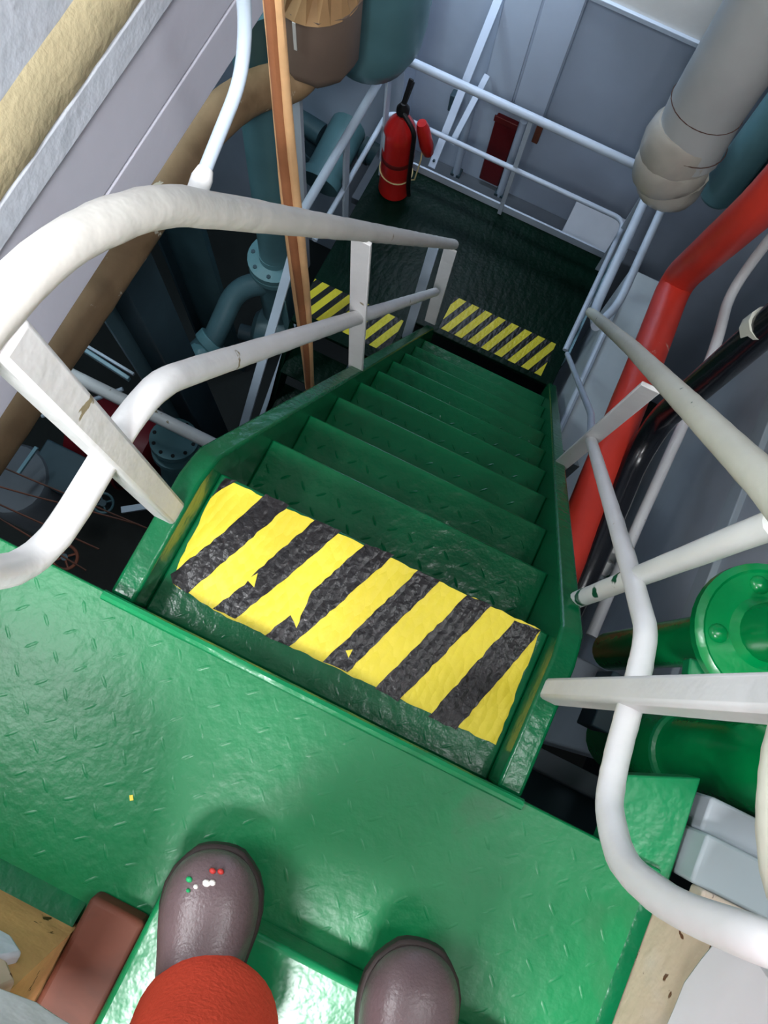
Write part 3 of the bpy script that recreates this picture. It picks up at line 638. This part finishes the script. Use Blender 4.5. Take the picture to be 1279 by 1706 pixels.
cwp = thing('white_conduit', (.62, 1.0, -.95), 'thin white conduit weaving between the red pipe and the right wall', 'pipe')
MB().tube(dense(arc([(.70, 2.05, -.9), (0.68, 1.988, -1.103), (0.68, 1.874, -1.288), (0.68, 1.614, -1.194), (0.68, 1.387, -1.179), (0.68, 0.8984, -1.236), (0.68, 0.51, -1.238)], .10, 6), .05), .0185, 12, jitter=.02).build('conduit', 'rail_white', cwp)
jb = thing('conduit_clamp', (0.66, 0.8149, -1.379), 'chipped white clamp on the thin conduit behind the right handrail', 'clamp')
MB().bar((0.66, 0.8044, -1.493), (0.66, 0.8097, -1.231), .05, .045).bar((0.66, 0.8292, -1.457), (0.66, 0.7425, -1.288), .035, .05).build('clamp_body', 'post_chipped', jb, .006)
MB().bar((0.67, 0.7684, -1.492), (0.67, 0.7236, -1.306), .04, .03).build('bracket', 'grey_box', jb, .004)
# grey casing and bulkhead right of the stairs
gb = thing('grey_casing', (.55, 1.7, -2.2), 'pale grey steel casing right of the landing behind the red pipe', 'casing')
MB().box((.40, .45, -3.4), (.66, 2.28, -1.95)).build('body', 'grey_box', gb, .01)
MB().tube([(.41, .9, -1.945), (.41, 2.2, -1.945)], .014, 8).build('edge_rod', 'rail_blue', gb)
wq = MB().box((.92, .2, -4.0), (1.0, 1.95, -.35)).build('wall_casing', 'grey_wall', None, .01); tag(wq, 'grey steel casing wall behind the pipes at the right', kind='structure')
MB().box((.90, .2, -1.20), (.925, 1.95, -1.10)).build('stiffener', 'grey_box', wq, .004)
MB().box((.90, .9, -4.0), (.925, .97, -.35)).build('stiffener', 'grey_box', wq, .004)
# green vertical pipes
def green_pipe(c, r, z0, z1, zf, rf, lab, gap=False):
    g = thing('green_pipe', (c[0], c[1], z0), lab, 'pipe', 'green pipes right of the stairs')
    MB().tube(dense([(c[0], c[1], z0), (c[0], c[1], z1)], .08), r, 24, jitter=.006).build('pipe', 'pipe_green', g)
    if rf: 
        MB().lathe((c[0], c[1], zf), (0, 0, 1), [(r, -.03), (rf * .96, -.028), (rf, -.022), (rf, -.004), (rf * .96, .0), (rf * .9, .004), (rf * .86, 0), (r + .012, .0), (r, .012)], 36).build('flange', 'pipe_green', g)
        for k in range(4):
            a = 2 * math.pi * k / 4 + 3.6; MB().ball((c[0] + rf * .68 * math.cos(a), c[1] + rf * .68 * math.sin(a), zf + .001), .018, .016, .008, 12, 6).build('bolt', 'pipe_green', g)
    return g
green_pipe((.637, .420), .050, -.85, 1.4, -.10, .120, 'green upright pipe with a wide round flange at the right edge')
g2 = green_pipe((.70, .212), .077, -.75, 1.4, 0, 0, 'thick green upright pipe below the flanged green pipe')
MB().torus((.70, .212, -.34), (0, 0, 1), .077, .010, 28).build('weld_ring', 'edge_green', g2)
MB().prism(xy((0.5679, 0.249, -0.13), (0.5471, 0.3326, -0.13), (0.6633, 0.3503, -0.13), (0.6631, 0.2896, -0.13)), 'z', -.16, -.13).build('base_plate', 'edge_green', g2, .004)
# under-deck beams right of the stringer
ub = thing('under_deck_beam', (.52, .3, -.75), 'dark grey beam in the gap right of the green stringer', 'beam', 'beams under the deck')
MB().box((.40, .245, -.62), (.72, .31, -.50)).build('web', 'grey_dark', ub, .004)
MB().box((.52, .18, -.5), (.56, .30, -.40)).build('lug_plate', 'slate', ub, .003)
ub = thing('under_deck_beam', (.50, .12, -.60), 'slate beam in the gap above the upper deck edge', 'beam', 'beams under the deck')
MB().box((.37, .055, -.62), (.75, .10, -.5)).build('web', 'grey_dark', ub, .004)
MB().box((.37, -.10, -.66), (.75, .055, -.62)).build('flange', 'slate', ub, .004)

# ------------------------------------------------------------------ lamps on the deckheads
def lamp(loc, ln, lab, turned=False):
    l = thing('ceiling_lamp', loc, lab, 'lamp', 'fluorescent lamps'); x, y, z = loc
    MB().box((x - ln / 2, y - .09, z), (x + ln / 2, y + .09, z + .06)).build('housing', 'ceiling_white', l, .006)
    for k in (-.045, .045): MB().tube([(x - ln / 2 + .03, y + k, z - .02), (x + ln / 2 - .03, y + k, z - .02)], .013, 10).build('tube', 'lamp_glow', l)
    if turned: l.rotation_euler.z = math.pi / 2
lamp((-1.25, -.24, 2.33), .95, 'fluorescent lamp on the deckhead above the left of the deck')
lamp((.12, -1.12, 2.33), .95, 'fluorescent lamp on the deckhead behind the doorway')
lamp((-.8, 2.84, -.36), 1.0, 'fluorescent lamp above the far bulkhead')
lamp((.95, .35, 2.33), .9, 'added fluorescent fill lamp right of the stairwell, brightening the duct', True)  # unseen fixture, added to go with the stairwell fill light
lamp((-2.2, 1.4, .16), .9, 'fluorescent lamp over the machinery at the left')

# ------------------------------------------------------------------ the person in the doorway
pn = thing('person', (.17, -.40, .07), 'person in red coveralls and brown paint-spotted boots at the top of the stairs', 'person')
def skin(name, verts, edges, radii, mat, parent, sub=2, root=0):
    me = bpy.data.meshes.new(name); me.from_pydata([tuple(V(v) - ORI[parent]) for v in verts], edges, []); me.materials.append(MATS[mat])
    o = bpy.data.objects.new(name, me); COL.objects.link(o); o.parent = parent; ORI[o] = ORI[parent]
    bpy.context.view_layer.objects.active = o
    sk = o.modifiers.new('skin', 'SKIN'); sk.use_smooth_shade = True
    for i, d in enumerate(me.skin_vertices[0].data):
        r = radii[i]; d.radius = r if isinstance(r, tuple) else (r, r); d.use_root = (i == root)
    ss = o.modifiers.new('subdivision', 'SUBSURF'); ss.levels = sub; ss.render_levels = sub
    return o
Fd = V((-.30, .954, 0)); Rt = V((.954, .30, 0))                 # the way the person faces, and the right-hand side
def body_pt(s, f, z): return pn_c + Rt * s + Fd * f + V((0, 0, z))
pn_c = V((.205, -.415, 0))
aL, aR = V((.062, -.393, .20)), V((.318, -.385, .20))
pel = body_pt(0, -.04, .86)
# coverall
cv = [pel, body_pt(0, -.05, 1.02), body_pt(0, -.05, 1.18), body_pt(0, -.05, 1.32), body_pt(0, -.035, 1.42)]
ce_ = [(0, 1), (1, 2), (2, 3), (3, 4)]
cr = [(.125, .10), (.115, .09), (.135, .10), (.13, .09), .055]
def chain(start, pts, rs):
    k = start
    for p, r in zip(pts, rs): cv.append(V(p)); cr.append(r); ce_.append((k, len(cv) - 1)); k = len(cv) - 1
    return k
chain(0, [body_pt(-.085, -.02, .78), (aL + V((.01, .02, .30))), aL + V((.004, .0, .12)), aL + V((.002, .0, .06)), aL + V((-.002, .0, .02))], [.085, .070, .068, .070, .07])
chain(0, [body_pt(.085, -.02, .78), (aR + V((-.01, .01, .30))), aR + V((0, -.02, .12)), aR + V((0, -.03, .04)), aR + V((0, -.03, -.02))], [.085, .068, .060, .064, .066])
chain(3, [body_pt(-.17, -.05, 1.34), body_pt(-.22, .02, 1.13), body_pt(-.16, .20, 1.16), body_pt(-.13, .27, 1.18)], [.058, .05, .044, .04])
chain(3, [body_pt(.17, -.05, 1.34), body_pt(.22, .02, 1.13), body_pt(.14, .20, 1.16), body_pt(.11, .27, 1.18)], [.058, .05, .044, .04])
# body: legs, trunk, neck, head, arms and hands in one mesh
bv = [pel, body_pt(0, -.05, 1.18), body_pt(0, -.05, 1.36), body_pt(0, -.03, 1.46), body_pt(0, .0, 1.53), body_pt(0, .01, 1.62)]
be = [(0, 1), (1, 2), (2, 3), (3, 4), (4, 5)]; br = [.09, .085, .07, .045, .075, .07]
def bchain(start, pts, rs):
    k = start
    for p, r in zip(pts, rs): bv.append(V(p)); br.append(r); be.append((k, len(bv) - 1)); k = len(bv) - 1
    return k
bchain(0, [body_pt(-.085, -.02, .78), aL + V((.01, .02, .30)), aL + V((0, 0, .0)), aL + V((.0, -.01, -.08))], [.06, .05, .036, .035])
bchain(0, [body_pt(.085, -.02, .78), aR + V((-.01, .01, .30)), aR + V((0, -.02, .0)), aR + V((.0, -.03, -.08))], [.06, .05, .036, .035])
for s in (-1, 1):
    x0 = -.13 if s < 0 else .11
    hnd = bchain(2, [body_pt(s * .17, -.05, 1.34), body_pt(s * .22, .02, 1.13), body_pt(x0, .25, 1.18), body_pt(x0 - s * .01, .30, 1.19)], [.045, .036, .026, (.032, .018)])
    for k in range(4):
        f0 = body_pt(x0 - s * (.02 + 0 * k), .325 , 1.165 + .016 * k)
        bchain(hnd, [f0, f0 - Rt * s * .025 + Fd * (.008 + .004 * (k in (1, 2))), f0 - Rt * s * .045 - Fd * .004], [.009, .0085, .008])
    bchain(hnd, [body_pt(x0 - s * .02, .30, 1.22), body_pt(x0 - s * .045, .30, 1.235)], [.010, .009])
bo = skin('body', bv, be, br, 'skin', pn)
cvo = skin('coverall', cv, ce_, cr, 'coverall_red', pn)
for a, dx, dy, rr in ((aL, 0, .004, .90), (aR, 0, -.028, .84)):
    zs = [(.150, .094), (.153, .096), (.17, .0955), (.20, .092), (.24, .088), (.30, .082), (.36, .076), (.40, .056)]
    P_ = [V((a.x + dx * (1 - (z - .15) * 2) + .004, a.y + dy - .02 * (z - .15), z)) for z, _ in zs]
    mb = MB().tube(P_, [q * rr for _, q in zs], 20, caps=False, jitter=.022)
    c_ = mb.build('trouser_cuff', 'coverall_red', cvo, sub=1); sd = c_.modifiers.new('cloth', 'SOLIDIFY'); sd.thickness = .003
hc = body_pt(0, .0, 1.60)
MB().lathe(hc, (0, 0, 1), [(.118, -.005), (.118, .0), (.098, .006), (.096, .04), (.080, .085), (.045, .11), (.01, .118)], 24).build('helmet', 'helmet', pn)
for s in (-1, 1): MB().ball(tuple(body_pt(s * .03, .082, 1.575)), .010, .010, .007, 10, 6).build('eye', 'spot_white', pn)
MB().ball(tuple(body_pt(0, .092, 1.55)), .012, .018, .02, 10, 8).build('nose', 'skin', pn)
def boot(toe, heel, z0, lab):
    """safety boot lofted along its length: rounded toe cap, vamp, ankle shaft"""
    toe = V(toe); heel = V(heel); f = (toe - heel).normalized(); r = V((f.y, -f.x, 0)); ln = (toe - heel).length
    secs = [(1.0, .004, .034, .028), (.992, .0165, .042, .026), (.975, .0275, .051, .024), (.94, .0405, .062, .021), (.885, .0515, .073, .018), (.80, .0600, .082, .016), (.70, .0625, .087, .016), (.60, .060, .093, .017), (.50, .054, .106, .018), (.40, .049, .126, .02), (.30, .046, .140, .02), (.15, .044, .140, .02), (.04, .036, .136, .02), (0.0, .02, .12, .03)]
    prof = [(-1, .0), (-1.0, .30), (-.93, .58), (-.72, .84), (-.40, .97), (0, 1.0), (.40, .97), (.72, .84), (.93, .58), (1.0, .30), (1, .0), (.0, -.02)]
    mb = MB(); n = len(prof)
    for u, wd, ht, zb in secs:
        for a, b in prof: mb.v.append(heel + f * (ln * u) + r * wd * a + V((0, 0, z0 + zb + (ht - zb) * b)))
    for i in range(len(secs) - 1):
        for k in range(n): mb.f.append((i * n + k, i * n + (k + 1) % n, (i + 1) * n + (k + 1) % n, (i + 1) * n + k))
    mb.f += [tuple(range(n)), tuple(range((len(secs) - 1) * n, len(secs) * n))]
    b = mb.build('boot', 'boot_leather', pn, sub=2)
    sm = MB(); outl = [(u, wd + .0035) for u, wd, _, _ in secs]
    poly = [tuple((heel + f * (ln * u + (.004 if u > .97 else 0)) + r * wd)[:2]) for u, wd in outl] + [tuple((heel + f * (ln * u + (.004 if u > .97 else 0)) - r * wd)[:2]) for u, wd in reversed(outl)]
    sm.prism(poly, 'z', z0, z0 + .024).build('sole', 'boot_sole', b, .004)
    return b, heel, f, r, ln
B1, h1, f1, r1, n1 = boot((-.016, -.221, 0), (.062, -.448, 0), .071, '')
B2, h2, f2, r2, n2 = boot((.272, -.214, 0), (.318, -.452, 0), .071, '')
for (u, s, mt, rr) in ((.925, .000, 'spot_red', .0045), (.925, .010, 'spot_red', .0045), (.87, -.004, 'spot_white', .0055), (.875, .003, 'spot_white', .0045), (.85, -.016, 'spot_white', .0035), (.875, -.026, 'spot_green', .0045), (.83, -.024, 'spot_green', .003)):
    zz = .071 + .0655 + (.93 - u) * .13 - abs(s) * .12
    p = h1 + f1 * (n1 * u) + r1 * s + V((0, 0, zz)); MB().ball(tuple(p), rr, rr * .8, .004, 8, 6).build('paint_spot', mt, B1)
